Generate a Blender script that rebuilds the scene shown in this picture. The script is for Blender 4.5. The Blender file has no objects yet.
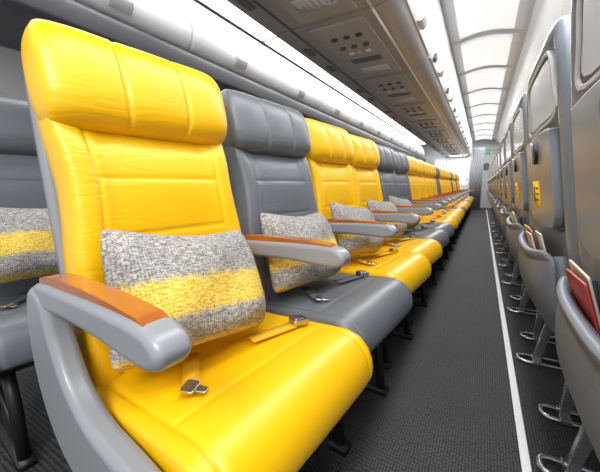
import bpy, bmesh, math, random
from mathutils import Vector, Matrix, Euler
random.seed(4)
S=bpy.context.scene; C=S.collection
S.view_settings.view_transform='Standard'
PI=math.pi; R=math.radians

# ------------------------------------------------------------------ materials
def mat(name,col,rough=.5,metal=0,nscale=40,nvar=.06,bump=0,bscale=200,emis=0,coat=0,bdist=.002,wrinkle=0):
    m=bpy.data.materials.new(name); m.use_nodes=True
    N=m.node_tree.nodes; L=m.node_tree.links; P=N['Principled BSDF']
    P.inputs['Roughness'].default_value=rough; P.inputs['Metallic'].default_value=metal
    if coat: P.inputs['Coat Weight'].default_value=coat; P.inputs['Coat Roughness'].default_value=.15
    tc=N.new('ShaderNodeTexCoord')
    nz=N.new('ShaderNodeTexNoise'); nz.inputs['Scale'].default_value=nscale; nz.inputs['Detail'].default_value=4
    L.new(tc.outputs['Object'],nz.inputs['Vector'])
    mx=N.new('ShaderNodeMix'); mx.data_type='RGBA'
    mx.inputs[6].default_value=(*[c*(1-nvar) for c in col],1)
    mx.inputs[7].default_value=(*[min(1,c*(1+nvar)) for c in col],1)
    L.new(nz.outputs['Fac'],mx.inputs[0]); L.new(mx.outputs[2],P.inputs['Base Color'])
    if emis:
        L.new(mx.outputs[2],P.inputs['Emission Color']); P.inputs['Emission Strength'].default_value=emis
    last=None
    if wrinkle:
        def nn(sc,det,dist):
            mp=N.new('ShaderNodeMapping'); mp.inputs['Scale'].default_value=sc
            L.new(tc.outputs['Object'],mp.inputs['Vector'])
            w=N.new('ShaderNodeTexNoise'); w.inputs['Scale'].default_value=1; w.inputs['Detail'].default_value=det
            w.inputs['Distortion'].default_value=dist
            L.new(mp.outputs[0],w.inputs['Vector']); return w
        w=nn((6,3,9),1,.6)
        b0=N.new('ShaderNodeBump'); b0.inputs['Strength'].default_value=wrinkle; b0.inputs['Distance'].default_value=.02
        L.new(w.outputs['Fac'],b0.inputs['Height'])
        c=nn((12,6,30),1,.4)
        s1=N.new('ShaderNodeMath'); s1.operation='SUBTRACT'; s1.inputs[1].default_value=.5; L.new(c.outputs['Fac'],s1.inputs[0])
        s2=N.new('ShaderNodeMath'); s2.operation='ABSOLUTE'; L.new(s1.outputs[0],s2.inputs[0])
        mr=N.new('ShaderNodeMapRange'); mr.interpolation_type='SMOOTHSTEP'; mr.inputs['From Max'].default_value=.08; L.new(s2.outputs[0],mr.inputs['Value'])
        msk=nn((4,4,4),0,0)
        mm=N.new('ShaderNodeMapRange'); mm.interpolation_type='SMOOTHSTEP'; mm.inputs['From Min'].default_value=.46; mm.inputs['From Max'].default_value=.66; L.new(msk.outputs['Fac'],mm.inputs['Value'])
        b1=N.new('ShaderNodeBump'); b1.inputs['Distance'].default_value=.004
        st=N.new('ShaderNodeMath'); st.operation='MULTIPLY'; st.inputs[1].default_value=.11; L.new(mm.outputs[0],st.inputs[0]); L.new(st.outputs[0],b1.inputs['Strength'])
        L.new(mr.outputs[0],b1.inputs['Height']); L.new(b0.outputs[0],b1.inputs['Normal']); last=b1
    if bump:
        v=N.new('ShaderNodeTexVoronoi'); v.inputs['Scale'].default_value=bscale
        L.new(tc.outputs['Object'],v.inputs['Vector'])
        b=N.new('ShaderNodeBump'); b.inputs['Strength'].default_value=bump; b.inputs['Distance'].default_value=bdist
        L.new(v.outputs['Distance'],b.inputs['Height'])
        if last: L.new(last.outputs[0],b.inputs['Normal'])
        last=b
    if last: L.new(last.outputs[0],P.inputs['Normal'])
    return m

def pillow_mat():
    m=bpy.data.materials.new('woven_pillow_fabric'); m.use_nodes=True
    N=m.node_tree.nodes; L=m.node_tree.links; P=N['Principled BSDF']; P.inputs['Roughness'].default_value=.95
    tc=N.new('ShaderNodeTexCoord')
    def noise(sc,det):
        mp=N.new('ShaderNodeMapping'); mp.inputs['Scale'].default_value=sc
        L.new(tc.outputs['Object'],mp.inputs['Vector'])
        nz=N.new('ShaderNodeTexNoise'); nz.inputs['Scale'].default_value=1; nz.inputs['Detail'].default_value=det
        L.new(mp.outputs[0],nz.inputs['Vector']); return nz
    nz=noise((60,80,380),3); nw=noise((60,360,140),2)
    def wave(axis,sc):
        wv=N.new('ShaderNodeTexWave'); wv.bands_direction=axis; wv.inputs['Scale'].default_value=sc; wv.inputs['Distortion'].default_value=1.2; wv.inputs['Detail'].default_value=1
        wv.inputs['Detail Scale'].default_value=2
        L.new(tc.outputs['Object'],wv.inputs['Vector']); return wv
    wz=wave('Z',70); wy=wave('Y',60)
    wm=N.new('ShaderNodeMath'); wm.operation='MULTIPLY'; L.new(wz.outputs['Fac'],wm.inputs[0]); L.new(wy.outputs['Fac'],wm.inputs[1])
    av=N.new('ShaderNodeMath'); av.operation='MULTIPLY_ADD'; av.inputs[1].default_value=.60
    hf0=N.new('ShaderNodeMath'); hf0.operation='MULTIPLY'; hf0.inputs[1].default_value=.33
    L.new(nw.outputs['Fac'],hf0.inputs[0]); L.new(nz.outputs['Fac'],av.inputs[0]); L.new(hf0.outputs[0],av.inputs[2])
    hf=N.new('ShaderNodeMath'); hf.operation='MULTIPLY_ADD'; hf.inputs[1].default_value=.11; L.new(wm.outputs[0],hf.inputs[0]); L.new(av.outputs[0],hf.inputs[2])
    def ramp(stops,src,interp='LINEAR'):
        r=N.new('ShaderNodeValToRGB'); r.color_ramp.interpolation=interp
        e=r.color_ramp.elements
        while len(e)<len(stops): e.new(.5)
        for x,(p,c) in zip(e,stops): x.position=p; x.color=(*c,1)
        L.new(src,r.inputs[0]); return r
    g=ramp([(.36,(.115,.108,.10)),(.49,(.29,.275,.258)),(.64,(.58,.55,.515))],hf.outputs[0])
    y=ramp([(.36,(.42,.28,.03)),(.49,(.72,.48,.045)),(.65,(.86,.68,.25))],hf.outputs[0])
    sx=N.new('ShaderNodeSeparateXYZ'); L.new(tc.outputs['Object'],sx.inputs[0])
    n2=noise((60,120,40),3)
    ad=N.new('ShaderNodeMath'); ad.operation='MULTIPLY_ADD'; ad.inputs[1].default_value=.034
    L.new(n2.outputs['Fac'],ad.inputs[0]); L.new(sx.outputs['Z'],ad.inputs[2])
    mr=N.new('ShaderNodeMapRange'); mr.inputs['From Min'].default_value=-.122; mr.inputs['From Max'].default_value=.153
    L.new(ad.outputs[0],mr.inputs['Value'])
    mask=ramp([(.04,(.9,.9,.9)),(.08,(0,0,0)),(.24,(0,0,0)),(.29,(1,1,1)),(.50,(1,1,1)),(.56,(0,0,0))],mr.outputs[0])
    mx=N.new('ShaderNodeMix'); mx.data_type='RGBA'
    L.new(mask.outputs[0],mx.inputs[0]); L.new(g.outputs[0],mx.inputs[6]); L.new(y.outputs[0],mx.inputs[7])
    L.new(mx.outputs[2],P.inputs['Base Color'])
    b=N.new('ShaderNodeBump'); b.inputs['Strength'].default_value=.6; b.inputs['Distance'].default_value=.004
    L.new(hf.outputs[0],b.inputs['Height']); L.new(b.outputs[0],P.inputs['Normal'])
    return m

def carpet_mat():
    m=bpy.data.materials.new('carpet_weave'); m.use_nodes=True
    N=m.node_tree.nodes; L=m.node_tree.links; P=N['Principled BSDF']; P.inputs['Roughness'].default_value=.66
    tc=N.new('ShaderNodeTexCoord')
    mp=N.new('ShaderNodeMapping'); mp.inputs['Scale'].default_value=(1.35,.8,1); L.new(tc.outputs['Object'],mp.inputs['Vector'])
    v=N.new('ShaderNodeTexVoronoi'); v.inputs['Scale'].default_value=88; v.inputs['Randomness'].default_value=.2
    L.new(mp.outputs[0],v.inputs['Vector'])
    n=N.new('ShaderNodeTexNoise'); n.inputs['Scale'].default_value=7; n.inputs['Detail'].default_value=5
    L.new(tc.outputs['Object'],n.inputs['Vector'])
    r=N.new('ShaderNodeValToRGB'); r.color_ramp.elements[0].color=(.10,.10,.104,1); r.color_ramp.elements[1].color=(.003,.003,.004,1)
    r.color_ramp.elements[0].position=.1; r.color_ramp.elements[1].position=.62
    L.new(v.outputs['Distance'],r.inputs[0])
    mx=N.new('ShaderNodeMix'); mx.data_type='RGBA'; mx.blend_type='MULTIPLY'; mx.inputs[0].default_value=.5
    L.new(r.outputs[0],mx.inputs[6]); L.new(n.outputs['Fac'],mx.inputs[7]); L.new(mx.outputs[2],P.inputs['Base Color'])
    b=N.new('ShaderNodeBump'); b.inputs['Strength'].default_value=.8; b.inputs['Distance'].default_value=.004; b.invert=True
    L.new(v.outputs['Distance'],b.inputs['Height']); L.new(b.outputs[0],P.inputs['Normal'])
    return m

M_Y=mat('yellow_leather',(.89,.495,.003),.35,0,5,.06,.12,420,wrinkle=.13)
M_G=mat('grey_leather',(.142,.154,.174),.36,0,5,.10,.12,420,wrinkle=.13)
M_POCK=mat('pocket_leather',(.16,.18,.21),.42,0,5,.10,.12,420,wrinkle=.13)
M_BELTY=mat('yellow_webbing',(.74,.40,.006),.6,0,60,.12,.3,500)
M_BELTG=mat('grey_webbing',(.09,.095,.105),.6,0,60,.12,.3,500)
M_SHELL=mat('grey_shell_plastic',(.25,.26,.28),.30,0,30,.03)
M_BACK=mat('grey_back_plastic',(.235,.27,.32),.24,0,30,.05,.05,500)
M_TRAY=mat('tray_plastic',(.27,.31,.37),.25,0,30,.04)
M_DARK=mat('dark_metal',(.016,.016,.018),.45,.3,30,.1)
M_STEEL=mat('brushed_steel',(.50,.50,.52),.25,1,60,.08)
M_ALU=mat('grey_painted_metal',(.52,.53,.55),.24,.85,60,.08)
M_ORANGE=mat('orange_brown_leather',(.36,.105,.016),.22,0,14,.25,.05,400,coat=.3)
M_PIL=pillow_mat(); M_CARP=carpet_mat()
M_WHITE=mat('white_panel',(.86,.87,.88),.34,0,6,.02)
M_WALL=mat('cabin_wall_panel',(.60,.61,.63),.4,0,6,.02)
M_CEIL=mat('pale_ceiling_panel',(.84,.85,.87),.26,0,6,.02)
M_LG=mat('light_grey_panel',(.60,.61,.63),.34,0,6,.03)
M_RIB=mat('rib_grey',(.56,.57,.59),.4,0,6,.03)
M_RAIL=mat('rail_grey',(.11,.115,.127),.36,0,8,.06)
M_TAUPE=mat('taupe_panel',(.37,.345,.325),.32,0,10,.05)
M_PSU=mat('service_panel',(.44,.415,.39),.32,0,10,.05)
M_BLACK=mat('black_plastic',(.015,.015,.017),.35,0,30,.1)
M_FIT=mat('dark_fitting',(.06,.06,.063),.3,0,30,.1)
M_LIGHT=mat('light_diffuser',(.90,.91,.92),.25,0,3,.02,emis=.62)
M_STRIP=mat('strip_diffuser',(1,1,1),.5,0,3,0,emis=2.0)
M_SCREEN=mat('screen_glass_painted_sheen',(.74,.79,.86),.10,0,4,.10,emis=.22,coat=.8)  # pale tint and weak glow stand in for light reflected off the screen
M_STICK=mat('yellow_sticker',(.90,.55,.01),.45,0,30,.05)
M_RED=mat('red_paper',(.36,.03,.02),.45,0,20,.1)
M_CREAM=mat('cream_paper',(.66,.57,.43),.5,0,20,.06)
M_PAPER=mat('white_paper',(.72,.72,.70),.5,0,20,.04)
M_YPAPER=mat('yellow_paper',(.68,.48,.09),.5,0,20,.1)
M_TRACK=mat('pale_floor_track',(.93,.93,.94),.35,0,30,.03)
M_CURT=mat('curtain_fabric',(.20,.205,.22),.8,0,60,.15)
M_GREEN=mat('green_sign',(.02,.40,.12),.4,0,20,.05,emis=.5)

# ------------------------------------------------------------------ mesh helpers
def obj(name,bm,m,parent=None,smooth=True,bev=0,seg=3):
    bmesh.ops.remove_doubles(bm,verts=bm.verts,dist=1e-5)
    bmesh.ops.recalc_face_normals(bm,faces=bm.faces)
    me=bpy.data.meshes.new(name); bm.to_mesh(me); bm.free(); me.materials.append(m)
    for p in me.polygons: p.use_smooth=smooth
    o=bpy.data.objects.new(name,me); C.objects.link(o)
    if parent: o.parent=parent
    if bev:
        b=o.modifiers.new('Bevel','BEVEL'); b.width=bev; b.segments=seg; b.limit_method='ANGLE'; b.angle_limit=R(35); b.harden_normals=True
    return o
def thing(name,label,cat,loc=(0,0,0),rot=0,group=None):
    o=bpy.data.objects.new(name,None); o.empty_display_size=.1; C.objects.link(o)
    o.location=loc; o.rotation_euler=(0,0,rot); o['label']=label; o['category']=cat
    if group: o['group']=group
    return o
def tag(o,label,cat,group=None):
    o['label']=label; o['category']=cat
    if group: o['group']=group
    return o
def struct(name,bm,m,**k):
    o=obj(name,bm,m,**k); o['kind']='structure'; return o
def dup(root,loc,rot,label,group=None):
    r=root.copy(); C.objects.link(r); r.location=loc; r.rotation_euler=(0,0,rot); r['label']=label
    if group: r['group']=group
    for ch in list(root.children):
        c=ch.copy(); C.objects.link(c); c.parent=r
        for g in list(ch.children):
            d=g.copy(); C.objects.link(d); d.parent=c
    return r
def box(bm,x0,x1,y0,y1,z0,z1,M=Matrix.Identity(4)):
    vs=[bm.verts.new(M@Vector((x,y,z))) for x in (x0,x1) for y in (y0,y1) for z in (z0,z1)]
    for f in ((0,1,3,2),(4,6,7,5),(0,4,5,1),(2,3,7,6),(0,2,6,4),(1,5,7,3)): bm.faces.new([vs[i] for i in f])
I4=Matrix.Identity(4)
XZ=Matrix(((1,0,0,0),(0,0,1,0),(0,1,0,0),(0,0,0,1)))   # (u,v,w)->(x=u,z=v,y=w)
def prism(bm,pts,w0,w1,M=I4):
    a=[bm.verts.new(M@Vector((u,v,w0))) for u,v in pts]; b=[bm.verts.new(M@Vector((u,v,w1))) for u,v in pts]
    n=len(pts)
    bm.faces.new(a[::-1]); bm.faces.new(b)
    for i in range(n): bm.faces.new((a[i],a[(i+1)%n],b[(i+1)%n],b[i]))
def frame_ring(bm,outer,inner,w0,w1,M=I4):
    L=[[bm.verts.new(M@Vector((u,v,w))) for u,v in P] for P,w in ((inner,w0),(outer,w0),(outer,w1),(inner,w1))]
    n=len(outer)
    for k in range(4):
        A,B=L[k],L[(k+1)%4]
        for i in range(n): bm.faces.new((A[i],A[(i+1)%n],B[(i+1)%n],B[i]))
def circ(cx,cy,r,n=24): return [(cx+r*math.cos(2*PI*i/n),cy+r*math.sin(2*PI*i/n)) for i in range(n)]
def ringp(bm,cx,cy,r0,r1,w0,w1,M=I4,n=24): frame_ring(bm,circ(cx,cy,r1,n),circ(cx,cy,r0,n),w0,w1,M)
def rrect(cx,cy,w,h,r,n=5):
    out=[]
    for sx,sy,a0 in ((1,1,0),(-1,1,90),(-1,-1,180),(1,-1,270)):
        for i in range(n+1):
            a=R(a0+90*i/n); out.append((cx+sx*(w/2-r)+r*math.cos(a),cy+sy*(h/2-r)+r*math.sin(a)))
    return out
def smooth_poly(pts,k=6):
    out=[];n=len(pts)
    for i in range(n):
        p0,p1,p2,p3=[Vector(pts[(i+j-1)%n]) for j in range(4)]
        for t in range(k):
            t/=k
            q=.5*((2*p1)+(p2-p0)*t+(2*p0-5*p1+4*p2-p3)*t*t+(3*p1-p0-3*p2+p3)*t**3)
            out.append((q.x,q.y))
    return out
def tube(bm,pts,r,seg=8):
    pts=[Vector(p) for p in pts]; rings=[]; n=len(pts)
    for i,p in enumerate(pts):
        t=(pts[min(i+1,n-1)]-pts[max(i-1,0)])
        if t.length<1e-6: t=Vector((0,0,1))
        t.normalize()
        up=Vector((0,0,1)) if abs(t.z)<.9 else Vector((0,1,0))
        u=t.cross(up).normalized(); v=t.cross(u)
        rings.append([bm.verts.new(p+r*(math.cos(2*PI*k/seg)*u+math.sin(2*PI*k/seg)*v)) for k in range(seg)])
    for A,B in zip(rings,rings[1:]):
        for k in range(seg): bm.faces.new((A[k],A[(k+1)%seg],B[(k+1)%seg],B[k]))
    bm.faces.new(rings[0][::-1]); bm.faces.new(rings[-1])
def samples(n,seams,half):
    s={round(math.sin(PI/2*(-1+2*i/n)),5) for i in range(n+1)}
    for c in seams:
        for d in (-.018,-.010,-.005,0,.005,.010,.018):
            q=c+d/half
            if abs(q)<.995: s.add(round(q,5))
    return sorted(s)
def padded(W,P,tf,tb,sa=(),sb=(),hw=.23,hl=.3,n=4,m=6,groove=.007,na=26,nb=26,sbmax=9,yo=0,gw=.006):
    A=samples(na,sa,hw); B=samples(nb,sb,hl); bm=bmesh.new(); rings=[]
    for b in B:
        (px,pz),(nx,nz)=P(b); w=W(b)/2; eb=max(0,1-abs(b)**m)**(1/m); ring=[]
        def e(a): return max(0,1-abs(a)**n)**(1/n)*eb
        for a in A:
            g=sum(math.exp(-((a-c)*hw/gw)**2) for c in sa)
            if abs(a)<=sbmax: g+=.6*sum(math.exp(-((b-c)*hl/gw)**2) for c in sb)
            o=(tf(a,b)-groove*min(g,1))*e(a)
            ring.append(bm.verts.new((px+nx*o,a*w+yo,pz+nz*o)))
        for a in A[-2:0:-1]:
            o=-tb(a,b)*e(a); ring.append(bm.verts.new((px+nx*o,a*w+yo,pz+nz*o)))
        rings.append(ring)
    for r0,r1 in zip(rings,rings[1:]):
        k=len(r0)
        for i in range(k): bm.faces.new((r0[i],r0[(i+1)%k],r1[(i+1)%k],r1[i]))
    bmesh.ops.remove_doubles(bm,verts=bm.verts,dist=1e-5)
    bmesh.ops.dissolve_degenerate(bm,edges=bm.edges,dist=1e-6)
    return bm
def line_path(p0,p1,bow=0):
    d=Vector((p1[0]-p0[0],p1[1]-p0[1])); d.normalize(); nrm=(d.y,-d.x)
    def P(b):
        t=(b+1)/2; q=bow*math.sin(PI*t)
        return (p0[0]+(p1[0]-p0[0])*t+nrm[0]*q,p0[1]+(p1[1]-p0[1])*t+nrm[1]*q),nrm
    return P
def rounded(w,c=.16,p=3): return lambda b: w*((1-c)+c*max(0,1-abs(b)**p)**(1/p))
def wide(bm,k):
    for v in bm.verts: v.co.y*=k
    return bm
def sst(a,b,x):
    t=min(1,max(0,(x-a)/(b-a))); return t*t*(3-2*t)

# ------------------------------------------------------------------ seat meshes
def cushion_bm(yo=.014,w=.502):
    pts=[]
    for i in range(41): pts.append((-.49+.405*i/40,.380+.036*i/40))
    for i in range(1,25):
        t=i/24; a=(-.085,.416); c=(-.040,.420); d=(-.044,.345)
        pts.append(((1-t)**2*a[0]+2*t*(1-t)*c[0]+t*t*d[0],(1-t)**2*a[1]+2*t*(1-t)*c[1]+t*t*d[1]))
    cum=[0]
    for p,q in zip(pts,pts[1:]): cum.append(cum[-1]+math.dist(p,q))
    T=cum[-1]
    def at(s):
        s=min(max(s,0),T)
        for i in range(len(pts)-1):
            if cum[i+1]>=s-1e-9:
                f=(s-cum[i])/(cum[i+1]-cum[i]); return Vector(pts[i]).lerp(Vector(pts[i+1]),f)
        return Vector(pts[-1])
    def P(b):
        s=(b+1)/2*T; q=at(s); t=(at(s+.018)-at(s-.018)).normalized(); return (q.x,q.y),(-t.y,t.x)
    W=lambda b: w*((1-.05)+.05*max(0,1-max(0,b)**5)**(1/5))
    return padded(W,P,lambda a,b:.048+.002*(1-a*a)-.006*math.exp(-((a)/.5)**2-((b+.3)/.5)**2),lambda a,b:.040,(-.86,.86),(.40,),w/2,T/2,10,12,.005,34,32,.86,yo)
def back_bm():
    P=line_path((-.425,.40),(-.535,.985),.012)
    W=lambda b:.450-.016*(b+1)/2-.026*math.exp(-((b-.40)/.4)**2)
    def tf(a,b):
        bol=.026*max(0,(abs(a)-.62)/.38)**.8 if abs(a)>.62 else 0
        return .045+bol-.014*math.exp(-((b+.35)/.4)**2)*(1-a*a)+.010*math.exp(-((b-.45)/.3)**2)*(1-a*a)-.014*sst(.62,.92,b)
    return padded(W,P,tf,lambda a,b:.04,(-.74,.74),(.48,.06),.22,.30,6,10,.005,30,32,.72)
def head_bm():
    P=line_path((-.508,.936),(-.550,1.146))
    return padded(rounded(.448,.18,2.9),P,lambda a,b:.076+.003*math.cos(a*PI*1.47)**2-.008*b,lambda a,b:.045,(-.34,.34),(),.224,.108,5.5,2.8,.009,32,26,9,0,.006)
def shell_bm():
    P=line_path((-.47,.37),(-.590,1.08))
    return padded(rounded(.43,.06,5),P,lambda a,b:.02,lambda a,b:.025,(),(),.215,.37,8,12,0,24,20)
def arm_prof(): return smooth_poly([(-.435,.654),(-.30,.665),(-.17,.672),(-.080,.673),(-.044,.665),(-.028,.646),(-.040,.625),(-.08,.617),(-.19,.619),(-.30,.616),(-.42,.608),(-.462,.628)])
def pad_prof(): return smooth_poly([(-.415,.656),(-.30,.662),(-.18,.669),(-.090,.670),(-.056,.664),(-.076,.675),(-.10,.678),(-.20,.681),(-.34,.677),(-.408,.669),(-.428,.662)])
def side_prof(): return smooth_poly([(-.470,.638),(-.405,.634),(-.372,.56),(-.325,.495),(-.25,.455),(-.14,.444),(-.055,.43),(-.03,.39),(-.06,.340),(-.18,.312),(-.32,.310),(-.42,.35),(-.484,.44),(-.502,.55)])
AY=-.257
def make_arm(parent,y):
    bm=bmesh.new(); prism(bm,arm_prof(),y-.025,y+.025,XZ); o=obj('armrest',bm,M_SHELL,parent,bev=.016,seg=4)
    bm=bmesh.new(); prism(bm,pad_prof(),y-.0165,y+.0165,XZ); p=obj('armrest_pad',bm,M_ORANGE,o,bev=.006); p['label']='orange brown glossy pad on top of the armrest'
def make_side(parent,y):
    bm=bmesh.new(); prism(bm,side_prof(),y-.026,y+.018,XZ); o=obj('side_panel',bm,M_SHELL,parent,bev=.016,seg=4); o['label']='curved grey end panel below the armrest'
def make_legs(parent):
    bm=bmesh.new(); prism(bm,[(-.46,.34),(-.09,.345),(-.09,.30),(-.14,.27),(-.42,.27),(-.47,.30)],-.21,.21,XZ); obj('seat_frame',bm,M_DARK,parent,bev=.006)
    for y in (-.17,.17):
        bm=bmesh.new()
        tube(bm,[(-.13,y,.29),(-.10,y,.18),(-.085,y,.02)],.017)
        tube(bm,[(-.40,y,.29),(-.43,y,.18),(-.45,y,.02)],.017)
        tube(bm,[(-.12,y,.05),(-.42,y,.24)],.010)
        box(bm,-.49,-.055,y-.022,y+.022,0,.022)
        obj('leg',bm,M_DARK,parent)
def ribbon(bm,pts,w,t=.004):
    rows=[]
    for p,d in pts:
        p=Vector(p); d=Vector(d).normalized(); up=Vector((0,0,1))
        rows.append([bm.verts.new(p-d*w/2),bm.verts.new(p+d*w/2),bm.verts.new(p+d*w/2+up*t),bm.verts.new(p-d*w/2+up*t)])
    for A,B in zip(rows,rows[1:]):
        for k in range(4): bm.faces.new((A[k],A[(k+1)%4],B[(k+1)%4],B[k]))
    bm.faces.new(rows[0][::-1]); bm.faces.new(rows[-1])
def make_belts(parent,m):
    zt=.4605
    bm=bmesh.new(); pts=[]
    for i in range(13):
        t=i/12; y=.06+.125*t; x=-.235+.035*t
        pts.append(((x,y,zt+.001),(1,-.25,0)))
    ribbon(bm,pts,.034,.004); b=obj('seat_belt',bm,m,parent)
    bm=bmesh.new(); Mb=Matrix.Translation((-.195,.200,zt+.011))@Euler((0,.10,1.15)).to_matrix().to_4x4()
    prism(bm,rrect(0,0,.046,.038,.007),-.007,.007,Mb); prism(bm,rrect(-.004,0,.028,.028,.005),.007,.010,Mb)
    k=obj('buckle',bm,M_STEEL,b,bev=.003); k['label']='small metal buckle at the right end of the belt'
    bm=bmesh.new()
    ribbon(bm,[((-.30,-.06,zt-.002),(.7,1,0)),((-.26,-.088,zt),(.7,1,0)),((-.225,-.113,zt+.001),(.7,1,0)),((-.200,-.130,zt+.002),(.7,1,0))],.032)
    b=obj('seat_belt',bm,m,parent)
    bm=bmesh.new(); Mb=Matrix.Translation((-.190,-.138,zt+.009))@Euler((.08,.10,.45)).to_matrix().to_4x4()
    prism(bm,rrect(0,0,.026,.032,.007),-.003,.003,Mb); prism(bm,rrect(.020,0,.026,.016,.005),-.002,.002,Mb)
    k=obj('belt_tongue',bm,M_STEEL,b,bev=.0015); k['label']='flat metal tongue at the left end of the belt'
def make_seat(label,m,mb,group):
    t=thing('airplane_seat',label,'airplane seat',(0,0,0),0,group)
    obj('seat_cushion',cushion_bm(),m,t); obj('backrest',back_bm(),m,t); obj('headrest',head_bm(),m,t)
    obj('back_shell',shell_bm(),M_SHELL,t)
    make_arm(t,AY); make_legs(t); make_belts(t,mb)
    return t
ORD='first second third fourth fifth sixth seventh eighth ninth tenth eleventh twelfth thirteenth fourteenth fifteenth sixteenth'.split()

# ------------------------------------------------------------------ left row of seats
XF=-.225; PITCH=.53; ROT=R(-6)
pat='YGYYGGYYYYGYYYYGYYGYY'; nL=len(pat)
YL=[.465,.985]+[1.515+.535*k for k in range(nL-2)]
protoY=make_seat('yellow leather airplane seat nearest the camera with orange brown armrest',M_Y,M_BELTY,'seats of the long left row')
protoG=make_seat('grey leather airplane seat right behind the nearest yellow seat',M_G,M_BELTG,'seats of the long left row')
seats=[]
for i,c in enumerate(pat):
    loc=(XF,YL[i],0); cn='yellow' if c=='Y' else 'grey'
    if i<2:
        o=protoY if i==0 else protoG; o.location=loc; o.rotation_euler=(0,0,ROT)
    else:
        lab=f'{cn} leather airplane seat, {ORD[i]} from the camera in the long left row' if i<12 else (f'{cn} leather airplane seat, {ORD[nL-1-i]} from the far end of the left row' if i<nL-1 else f'{cn} leather airplane seat at the far end of the left row')
        o=dup(protoY if c=='Y' else protoG,loc,ROT,lab)
    seats.append(o)
make_arm(seats[-1],.285)
rear=[]
for i in range(3):
    lab=['grey leather airplane seat at the left edge, behind the nearest yellow seat','grey leather airplane seat in the rear row, second from the left edge','grey leather airplane seat in the rear row, third from the left edge'][i]
    rear.append(dup(protoG,(XF-.80,.46+PITCH*i,0),ROT,lab,'seats of the rear left row'))
make_side(seats[0],AY-.003); make_side(rear[0],AY-.003)

# ------------------------------------------------------------------ cushions
def pillow_bm(w=.375,h=.282,t=.094):
    bm=bmesh.new(); n=32; F=[];K=[]
    for j in range(n+1):
        b=math.sin(PI/2*(-1+2*j/n)); rf=[];rk=[]
        for i in range(n+1):
            a=math.sin(PI/2*(-1+2*i/n))
            rc=1-.07*(abs(a)**6)*(abs(b)**6)
            y=a*w/2*(1-.05*(1-b*b)*abs(a)**3)*(1-.03*b)*rc; z=(b*h/2*(1-.07*(1-a*a)*abs(b)**3))*rc-.016*(1-a*a)*(b+1)/2-.002
            th=t*((1-a**4)**.7)*((1-b**4)**.7)*(1+.07*math.sin(7*a+3*b)+.07*math.sin(4*b-5*a)-.22*b)
            rf.append(bm.verts.new((th,y,z))); rk.append(bm.verts.new((-th*.4,y,z)))
        F.append(rf);K.append(rk)
    for G in (F,K):
        for j in range(n):
            for i in range(n): bm.faces.new((G[j][i],G[j][i+1],G[j+1][i+1],G[j+1][i]))
    return bm
pil0=None
def put_pillow(seat,label,dy=0,rx=-4,group='woven cushions on the left row seats',dz=0,lean=-22):
    global pil0
    if pil0 is None: o=pil0=obj('throw_pillow',pillow_bm(),M_PIL)
    else: o=pil0.copy(); C.objects.link(o)
    tag(o,label,'pillow',group)
    Ms=Matrix.Translation(seat.location)@Euler(seat.rotation_euler).to_matrix().to_4x4()
    o.location=Ms@Vector((-.332-dz*.3,dy,.606+dz)); o.rotation_euler=(R(rx),R(lean),seat.rotation_euler[2])
    return o
pl=['woven grey and yellow striped pillow on the nearest yellow seat','woven grey and yellow striped pillow on the nearest grey seat',
 'woven grey and yellow striped pillow on the third seat of the left row','woven grey and yellow striped pillow on the fourth seat of the left row',
 'woven grey and yellow striped pillow on the fifth seat of the left row']
for i,l in enumerate(pl): put_pillow(seats[i],l,[-.024,-.042,-.02,0,0][i],[-7,-4,-8,-5,-7][i],lean=[-22,-19,-21,-22,-22][i])
put_pillow(rear[0],'woven grey and yellow striped pillow on the rear grey seat at the left edge',.02,-2,None,.03)

# ------------------------------------------------------------------ right row, seen from behind
b0=Vector((-.47,.36)); b1=Vector((-.60,1.21)); dd=(b1-b0).normalized()
MB=Matrix(((0,dd.x,-dd.y,b0.x-.025*dd.y),(-1,0,0,0),(0,dd.y,dd.x,b0.y+.025*dd.x),(0,0,0,1)))
YZside=Matrix(((0,0,1,0),(1,0,0,0),(0,1,0,0),(0,0,0,1)))
def pocket_bm():
    def P2(b):
        tt=(b+1)/2; bul=.030*math.sin(PI*min(1,tt*1.1)); q=MB@Vector((0,.05+.275*tt,.014+.056*tt+bul)); d=(MB@Vector((0,.275,.056))-MB@Vector((0,0,0))).normalized()
        return (q.x,q.z),(-d.z,d.x)
    bm=padded(rounded(.50,.24,3),P2,lambda a,b:.012,lambda a,b:.008+.028*(1-a*a)*(1-b*b),(),(.80,),.25,.135,6,7,.004,28,24)
    for v in bm.verts:                                       # the open upper edge sags, the sides curve back to the shell
        t=sst(.45,.70,v.co.z); k=min(1,abs(v.co.y)/.25)
        v.co.z-=.026*t*(1-k*k); v.co.x+=.038*k**4
    return bm
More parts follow.
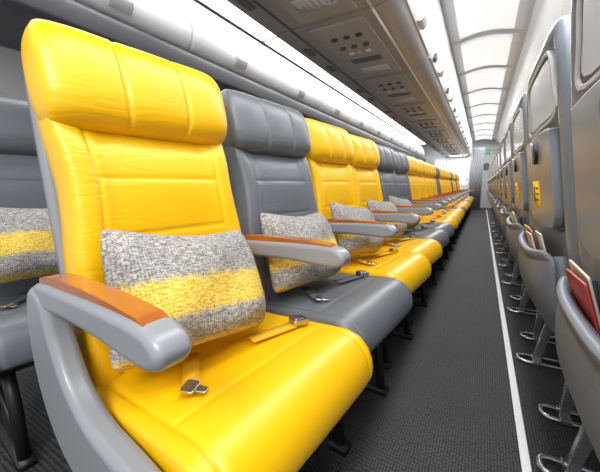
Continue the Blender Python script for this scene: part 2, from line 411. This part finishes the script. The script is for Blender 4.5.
def make_back_seat(label,group):
    t=thing('airplane_seat',label,'airplane seat',(0,0,0),0,group); K=1.20
    obj('seat_cushion',cushion_bm(0,.56),M_G,t); obj('backrest',wide(back_bm(),K),M_G,t); obj('headrest',wide(head_bm(),K),M_G,t)
    P=line_path((b0.x,b0.y),(b1.x,b1.y),-.004)
    rim=lambda a,b:.026+.018*max(sst(.80,.92,abs(a)),sst(.86,.95,b))*sst(-.5,-.2,b)
    obj('back_shell',padded(lambda b:.620*(1-.09*max(0,(b-.1)/.9)**2.5)*(.84+.16*max(0,1-abs(b)**5)**(1/5))*(1-.10*sst(-.2,-.75,b)),P,lambda a,b:.080,rim,(),(),.3,.43,6,10,0,48,48),M_BACK,t)
    so=smooth_poly([(-.228,.655),(0,.650),(.228,.655),(.222,.73),(.200,.798),(.145,.816),(0,.819),(-.145,.816),(-.200,.798),(-.222,.73)],4)
    bm=bmesh.new(); prism(bm,so,-.010,.010,MB); f=obj('screen_frame',bm,M_BLACK,t,bev=.005)
    si=[(u*.90,.736+(v-.736)*.84) for u,v in so]
    bm=bmesh.new(); prism(bm,si,.007,.0125,MB); o=obj('screen',bm,M_SCREEN,f,bev=.002); o['label']='glossy screen with painted pale reflection'
    bm=bmesh.new(); frame_ring(bm,[(u*1.03,.736+(v-.736)*1.05) for u,v in so],[(u*.97,.736+(v-.736)*.95) for u,v in so],-.006,.016,MB); o=obj('screen_trim',bm,M_LG,f,bev=.003); o['label']='light grey trim around the screen'
    tp=[(-.222,.632),(0,.640),(.222,.632),(.239,.603),(.239,.43),(.222,.378),(.176,.356),(0,.352),(-.176,.356),(-.222,.378),(-.239,.43),(-.239,.603)]
    bm=bmesh.new(); prism(bm,smooth_poly(tp,4),-.010,.008,MB); o=obj('tray_recess',bm,M_BLACK,t,bev=.004); o['label']='dark gap around the folded tray table'
    bm=bmesh.new(); prism(bm,smooth_poly([(u*.95,.497+(v-.497)*.93) for u,v in tp],4),-.010,.028,MB); tr=obj('tray_table',bm,M_TRAY,t,bev=.010); tr['label']='folded grey tray table'
    bm=bmesh.new(); ringp(bm,0,.582,.022,.036,.015,.036,MB); obj('tray_latch',bm,M_BLACK,tr,bev=.002)
    bm=bmesh.new(); prism(bm,rrect(0,.582,.014,.06,.006),.016,.041,MB); obj('latch_knob',bm,M_STEEL,tr,bev=.002)
    bm=bmesh.new(); prism(bm,rrect(-.03,.455,.12,.08,.004),.020,.0305,MB); o=obj('sticker',bm,M_STICK,tr); o['label']='yellow sticker with dark marks on the tray table'
    bm=bmesh.new()
    prism(bm,rrect(-.062,.455,.022,.050,.003),.030,.0312,MB)
    for q in range(3): prism(bm,rrect(-.012,.473-.018*q,.055,.006,.001),.030,.0312,MB)
    obj('sticker_print',bm,M_BLACK,tr)
    obj('seat_pocket',pocket_bm(),M_POCK,t)
    for s in (-1,1):
        bm=bmesh.new(); prism(bm,[(.09,-.01),(.30,-.01),(.30,.040),(.19,.040),(.10,.020)],s*.225-.004,s*.225+.004,MB@YZside); obj('pocket_side',bm,M_POCK,t)
    bm=bmesh.new(); prism(bm,[(-.46,.34),(-.09,.345),(-.09,.30),(-.14,.27),(-.42,.27),(-.47,.30)],-.25,.25,XZ); obj('seat_frame',bm,M_DARK,t,bev=.006)
    for y,k in ((-.16,1.0),(.12,.93)):
        bm=bmesh.new(); w=.034; xe=-.530*k
        tube(bm,[(-.12,y-w,.012),(-.31,y-w,.011),(-.42*k,y-w,.010),(xe+.025,y-w,.010),(xe+.006,y-w*.75,.010),(xe,y-w*.4,.010),(xe,y+w*.4,.010),(xe+.006,y+w*.75,.010),(xe+.025,y+w,.010),(-.42*k,y+w,.010),(-.31,y+w,.011),(-.12,y+w,.012)],.0085)
        prism(bm,[(-.425,.30),(-.39,.30),(-.445*k,.014),(-.475*k,.014)],y-.013,y+.013,XZ)
        prism(bm,[(-.20,.29),(-.165,.29),(-.235,.010),(-.265,.010)],y-.010,y+.010,XZ)
        box(bm,-.475*k,-.44*k,y-.045,y+.045,.004,.020); box(bm,-.265,-.235,y-.045,y+.045,.006,.018)
        obj('leg',bm,M_ALU,t,bev=.0025,seg=2)
    return t
XR=.745; PR=.68; YR0=.545; nR=17
rp=make_back_seat('grey airplane seat back at the right edge, cut off by the frame','seat backs of the right row')
rights=[]
for i in range(nR):
    loc=(XR,YR0+PR*i,0)
    if i==0: o=rp; o.location=loc
    else:
        lab=('nearest whole grey seat back on the right with tray table and yellow sticker' if i==1 else
             f'grey plastic airplane seat back, {ORD[i]} from the right edge of the right row' if i<9 else
             f'grey plastic airplane seat back, {ORD[nR-1-i]} from the far end of the right row' if i<nR-1 else 'grey plastic airplane seat back at the far end of the right row')
        o=dup(rp,loc,0,lab)
    rights.append(o)
for ch in list(rp.children):                                  # the seat cut off by the right edge carries no sticker
    for g in list(ch.children):
        if g.name.startswith('sticker'): bpy.data.objects.remove(g,do_unlink=True)
def magazine(seat,m,label,px,depth,top,w,tilt,nm='magazine',cat='magazine'):
    bm=bmesh.new(); Mm=MB@Matrix.Translation((px,top-.09,depth))@Euler((.15,0,tilt)).to_matrix().to_4x4()
    prism(bm,rrect(0,0,w,.18,.004),-.002,.002,Mm)
    o=obj(nm,bm,m,bev=.0008); o.location=seat.location; tag(o,label,cat,'magazines in the right seat pockets')
magazine(rights[1],M_CREAM,'cream magazine at the front of the nearest whole seat pocket',.04,.050,.342,.12,.06)
magazine(rights[1],M_RED,'red magazine in the nearest whole seat pocket on the right',-.01,.042,.348,.12,-.04)
magazine(rights[1],M_PAPER,'white leaflet beside the red magazine in the nearest whole seat pocket',.10,.034,.350,.11,.03,'leaflet','leaflet')
magazine(rights[1],M_YPAPER,'yellow brochure at the far side of the nearest whole seat pocket',-.135,.040,.344,.09,.05,'brochure','brochure')
magazine(rights[0],M_RED,'red magazine in the seat pocket cut off by the right edge',-.09,.046,.345,.12,.04)
magazine(rights[0],M_CREAM,'cream magazine in the seat pocket cut off by the right edge',-.12,.037,.352,.12,-.03)
magazine(rights[2],M_YPAPER,'yellow brochure in the third seat pocket from the right edge',-.10,.046,.344,.10,.1,'brochure','brochure')
magazine(rights[2],M_PAPER,'white brochure behind the yellow one in the third pocket',-.03,.038,.348,.11,-.04,'brochure','brochure')
magazine(rights[3],M_CREAM,'cream brochure in the fourth seat pocket from the right edge',0,.044,.342,.12,.03,'brochure','brochure')

# ------------------------------------------------------------------ room shell
YA,YB=-.4,13.0
bm=bmesh.new(); box(bm,-2.6,1.3,-1.5,YB,-.05,0); struct('floor',bm,M_CARP,smooth=False)
bm=bmesh.new(); box(bm,.168,.192,-.5,12.2,0,.004); struct('trim_1',bm,M_TRACK,smooth=False)
bm=bmesh.new(); box(bm,-2.52,-2.42,YA,YB,0,2.4); struct('wall_left',bm,M_WALL,smooth=False)
def sheet(bm,prof,y0,y1,th=.02):
    pr=[Vector(p) for p in prof]; off=[]
    for i,p in enumerate(pr):
        t=(pr[min(i+1,len(pr)-1)]-pr[max(i-1,0)]).normalized(); off.append(p+Vector((-t.y,t.x))*th)
    prism(bm,[(p.x,p.y) for p in pr]+[(p.x,p.y) for p in off[::-1]],y0,y1,XZ)
CX=-.12
wr=[(1.14,-.0),(1.14,1.05),(1.05,1.35),(.88,1.62),(.66,1.90),(.42,2.13),(.25,2.28)]
bm=bmesh.new(); sheet(bm,wr,YA,YB,-.02); struct('wall_right',bm,M_WHITE)
cl=[(.37+CX-.69*t/10,2.28+.06*math.sin(PI*t/10)) for t in range(11)]
bm=bmesh.new(); sheet(bm,cl,YA,YB,-.03); box(bm,-2.44,-1.05,YA,YB,2.30,2.34); struct('ceiling',bm,M_CEIL)
bm=bmesh.new(); box(bm,-2.6,1.3,YB,YB+.05,0,2.5); struct('wall_back',bm,M_WHITE,smooth=False)
bm=bmesh.new(); prism(bm,rrect(.06,.98,.62,1.94,.08),YB-.02,YB-.002,XZ); dr=struct('door_1',bm,M_LG,bev=.01)
bm=bmesh.new(); prism(bm,rrect(.06,1.45,.18,.26,.08),YB-.032,YB-.018,XZ); obj('door_window',bm,M_RAIL,dr,bev=.004)
bm=bmesh.new(); prism(bm,rrect(.27,1.0,.05,.16,.02),YB-.045,YB-.018,XZ); obj('door_handle',bm,M_STEEL,dr,bev=.004)
bm=bmesh.new()
for x0,x1,z0,z1 in ((-.31,-.26,0,2.0),(.38,.43,0,2.0),(-.31,.43,2.0,2.05)): box(bm,x0,x1,YB-.04,YB-.001,z0,z1)
struct('trim_3',bm,M_RIB,smooth=False)
bm=bmesh.new(); prism(bm,[(-2.42,1.60),(-2.02,1.62),(-1.95,1.67),(-1.935,1.76),(-1.95,1.795),(-2.42,1.795)],YA,YB,XZ); struct('trim_2',bm,M_RAIL,bev=.012)

# ------------------------------------------------------------------ overhead units
SEG=1.06; nS=12; YS=-.35
def seglab(i,kind):
    if i==0: return f'{kind} nearest the camera'
    if i<nS/2: return f'{kind}, {ORD[i]} from the camera'
    if i<nS-1: return f'{kind}, {ORD[nS-1-i]} from the far end'
    return f'{kind} at the far end'
def make_bin():
    t=thing('overhead_bin','',"overhead bin",group='overhead bins above the left row')
    L=SEG-.008
    bm=bmesh.new(); prism(bm,[(-1.24,1.80),(-1.22,1.765),(-1.18,1.75),(-.56,1.75),(-.515,1.757),(-.48,1.778),(-.457,1.81),(-.442,1.86),(-.425,2.02),(-.42,2.28),(-1.2,2.29),(-1.29,2.05)],0,L,XZ); obj('bin_body',bm,M_TAUPE,t,bev=.006)
    bm=bmesh.new(); prism(bm,[(-.462,1.83),(-.425,2.02),(-.418,2.25),(-.405,2.25),(-.406,2.02),(-.424,1.88),(-.442,1.825)],.02,L-.02,XZ); d=obj('bin_door',bm,M_LG,t,bev=.006)
    bm=bmesh.new(); prism(bm,smooth_poly([(-.440,1.85),(-.415,1.91),(-.383,1.915),(-.388,1.875),(-.413,1.838)],3),L*.5-.07,L*.5+.07,XZ)
    obj('bin_latch',bm,M_WHITE,d,bev=.006)
    bm=bmesh.new(); prism(bm,smooth_poly([(-.440,1.852),(-.42,1.885),(-.402,1.885),(-.418,1.845)],3),.10,.20,XZ); obj('bin_hinge',bm,M_RAIL,d,bev=.003)
    bm=bmesh.new(); box(bm,-.98,-.64,.05,L-.05,1.738,1.752); p=obj('service_panel',bm,M_PSU,t,bev=.004)
    for k in range(3):
        x=-.89+.08*k
        bm=bmesh.new(); ringp(bm,x,.22,.012,.022,1.731,1.74); prism(bm,circ(x,.22,.0125),1.736,1.74); obj('reading_light',bm,M_FIT,p,bev=.002)
    for k in range(3):
        x=-.89+.08*k
        bm=bmesh.new(); ringp(bm,x,.36,.010,.020,1.726,1.74); prism(bm,circ(x,.36,.0105),1.730,1.74); obj('air_vent',bm,M_RAIL,p,bev=.002)
    for k in range(3):
        x=-.87+.06*k
        bm=bmesh.new(); prism(bm,rrect(x,.47,.034,.034,.006),1.732,1.74); obj('call_button',bm,M_WHITE if k!=1 else M_RIB,p,bev=.002)
    bm=bmesh.new(); prism(bm,rrect(-.81,.62,.22,.08,.012),1.733,1.74); obj('sign_panel',bm,M_RAIL,p,bev=.002)
    bm=bmesh.new(); prism(bm,rrect(-.81,.84,.22,.12,.012),1.735,1.74)
    for a in range(7): box(bm,-.905+.03*a,-.895+.03*a,.795,.885,1.733,1.736)
    obj('speaker_grille',bm,M_RIB,p)
    bm=bmesh.new(); box(bm,-.585,-.572,.0,L,1.744,1.751); obj('edge_strip',bm,M_WHITE,t)
    bm=bmesh.new(); box(bm,-1.085,-1.072,.0,L,1.746,1.751); obj('edge_strip',bm,M_RAIL,t)
    for yy in (.33,.70):
        bm=bmesh.new(); prism(bm,rrect(-1.13,yy,.05,.12,.01),1.744,1.751); obj('vent_slot',bm,M_RAIL,t,bev=.002)
    return t
bin0=make_bin()
def make_wbin():
    t=thing('side_bin','','overhead bin',group='white bins along the left wall'); L=SEG-.014
    bm=bmesh.new(); prism(bm,[(-2.40,1.80),(-2.0,1.80),(-1.95,1.815),(-1.915,1.86),(-1.905,1.93),(-1.92,2.02),(-1.96,2.12),(-2.03,2.21),(-2.12,2.285),(-2.40,2.285)],0,L,XZ); obj('bin_body',bm,M_WHITE,t,bev=.012)
    bm=bmesh.new(); prism(bm,[(-1.925,1.835),(-1.897,1.87),(-1.890,1.90),(-1.915,1.92)],L/2-.07,L/2+.07,XZ); obj('bin_latch',bm,M_RIB,t,bev=.004)
    return t
wb0=make_wbin()
def make_strip():
    t=thing('strip_light','','ceiling light',group='strip lights over the left wall bins'); L=SEG-.02
    bm=bmesh.new(); box(bm,-2.08,-1.70,0,L,2.275,2.30); obj('light_housing',bm,M_LG,t,bev=.006)
    bm=bmesh.new(); box(bm,-2.05,-1.73,.02,L-.02,2.262,2.277); o=obj('diffuser',bm,M_STRIP,t,bev=.006); o['label']='glowing white diffuser'
    return t
sl0=make_strip()
def make_cl():
    t=thing('ceiling_light','','ceiling light',group='ceiling panel lights over the passage'); L=SEG
    bm=bmesh.new()
    prof=[(.36+CX-.65*k/8,2.276+.055*math.sin(PI*k/8)) for k in range(9)]
    sheet(bm,prof,0,.018,.018); obj('rib',bm,M_RIB,t,bev=.004)
    bm=bmesh.new(); prof=[(.26+CX-.46*k/8,2.296+.036*math.sin(PI*k/8)) for k in range(9)]
    sheet(bm,prof,.11,L-.09,.018); o=obj('diffuser',bm,M_LIGHT,t,bev=.012); o['label']='glowing white diffuser'
    return t
cl0=make_cl()
for proto,kind in ((bin0,'taupe overhead bin with reading lights above the left row'),(wb0,'white overhead bin along the left wall'),(sl0,'white strip light over the left wall bins'),(cl0,'white panel light in the passage ceiling')):
    for i in range(nS):
        lab=seglab(i,kind); loc=(0,YS+SEG*i,0)
        if i==0: proto.location=loc; proto['label']=lab
        else: dup(proto,loc,0,lab)

# ------------------------------------------------------------------ far end
bm=bmesh.new(); n=36; pa=[];pb=[]
for i in range(n+1):
    x=-.36+.34*i/n; y=12.0+.02*math.sin(i*PI/3); pa.append((x,y)); pb.append((x,y+.012))
prism(bm,pa+pb[::-1],.0,2.02); tag(obj('curtain',bm,M_CURT),'grey pleated curtain hanging at the far end of the passage','curtain')
g=thing('galley_cabinet','white galley cabinet with panelled doors behind the far end seats','cabinet',(-.98,12.35,0))
bm=bmesh.new(); box(bm,-.58,.58,0,.55,0,1.715); obj('body',bm,M_LG,g,smooth=False)
for zx in range(3):
    for zz in range(2):
        x=-.38+.38*zx; z0=.80+.45*zz
        bm=bmesh.new(); prism(bm,rrect(x,z0+.22,.34,.42,.02),-.018,.002,XZ); d=obj('cabinet_door',bm,M_WHITE,g,bev=.004)
        bm=bmesh.new(); prism(bm,rrect(x+.12,z0+.22,.03,.12,.01),-.034,-.016,XZ); obj('handle',bm,M_STEEL,d,bev=.003)
bm=bmesh.new(); prism(bm,rrect(.07,1.92,.16,.09,.01),YB-.06,YB-.001,XZ)
o=obj('exit_light',bm,M_GREEN,bev=.004); tag(o,'small green light above the door at the far end','light')

# ------------------------------------------------------------------ light and camera
w=bpy.data.worlds.new('World'); S.world=w; w.use_nodes=True
w.node_tree.nodes['Background'].inputs[0].default_value=(.95,.97,1,1); w.node_tree.nodes['Background'].inputs[1].default_value=.85
def area(loc,rot,sx,sy,e):
    l=bpy.data.lights.new('cabin_or_fill_lamp','AREA'); l.shape='RECTANGLE'; l.size=sx; l.size_y=sy; l.energy=e
    o=bpy.data.objects.new('cabin_or_fill_lamp',l); C.objects.link(o); o.location=loc; o.rotation_euler=rot; return o
area((.1,-1.2,2.2),(R(55),0,R(14)),1.0,.7,46)  # added fill lamp behind the camera, not a cabin fitting
for k in range(6):
    area((-.09,.75+2.12*k,2.24),(0,0,0),.30,1.9,21)          # lamps of the ceiling panels
    area((-1.60,.75+2.12*k,2.24),(0,R(8),0),.20,1.9,10)      # lamps of the strip lights
area((-.7,11.3,1.70),(R(70),0,0),.6,.2,16)                   # added unseen lamp, only to brighten the galley cabinet
cam=bpy.data.cameras.new('camera'); co=bpy.data.objects.new('camera',cam); C.objects.link(co); S.camera=co
co.location=(0,0,.83); co.rotation_euler=(R(90-9.3),0,R(29.9)); cam.sensor_width=36; cam.lens=18.8; cam.clip_start=.02
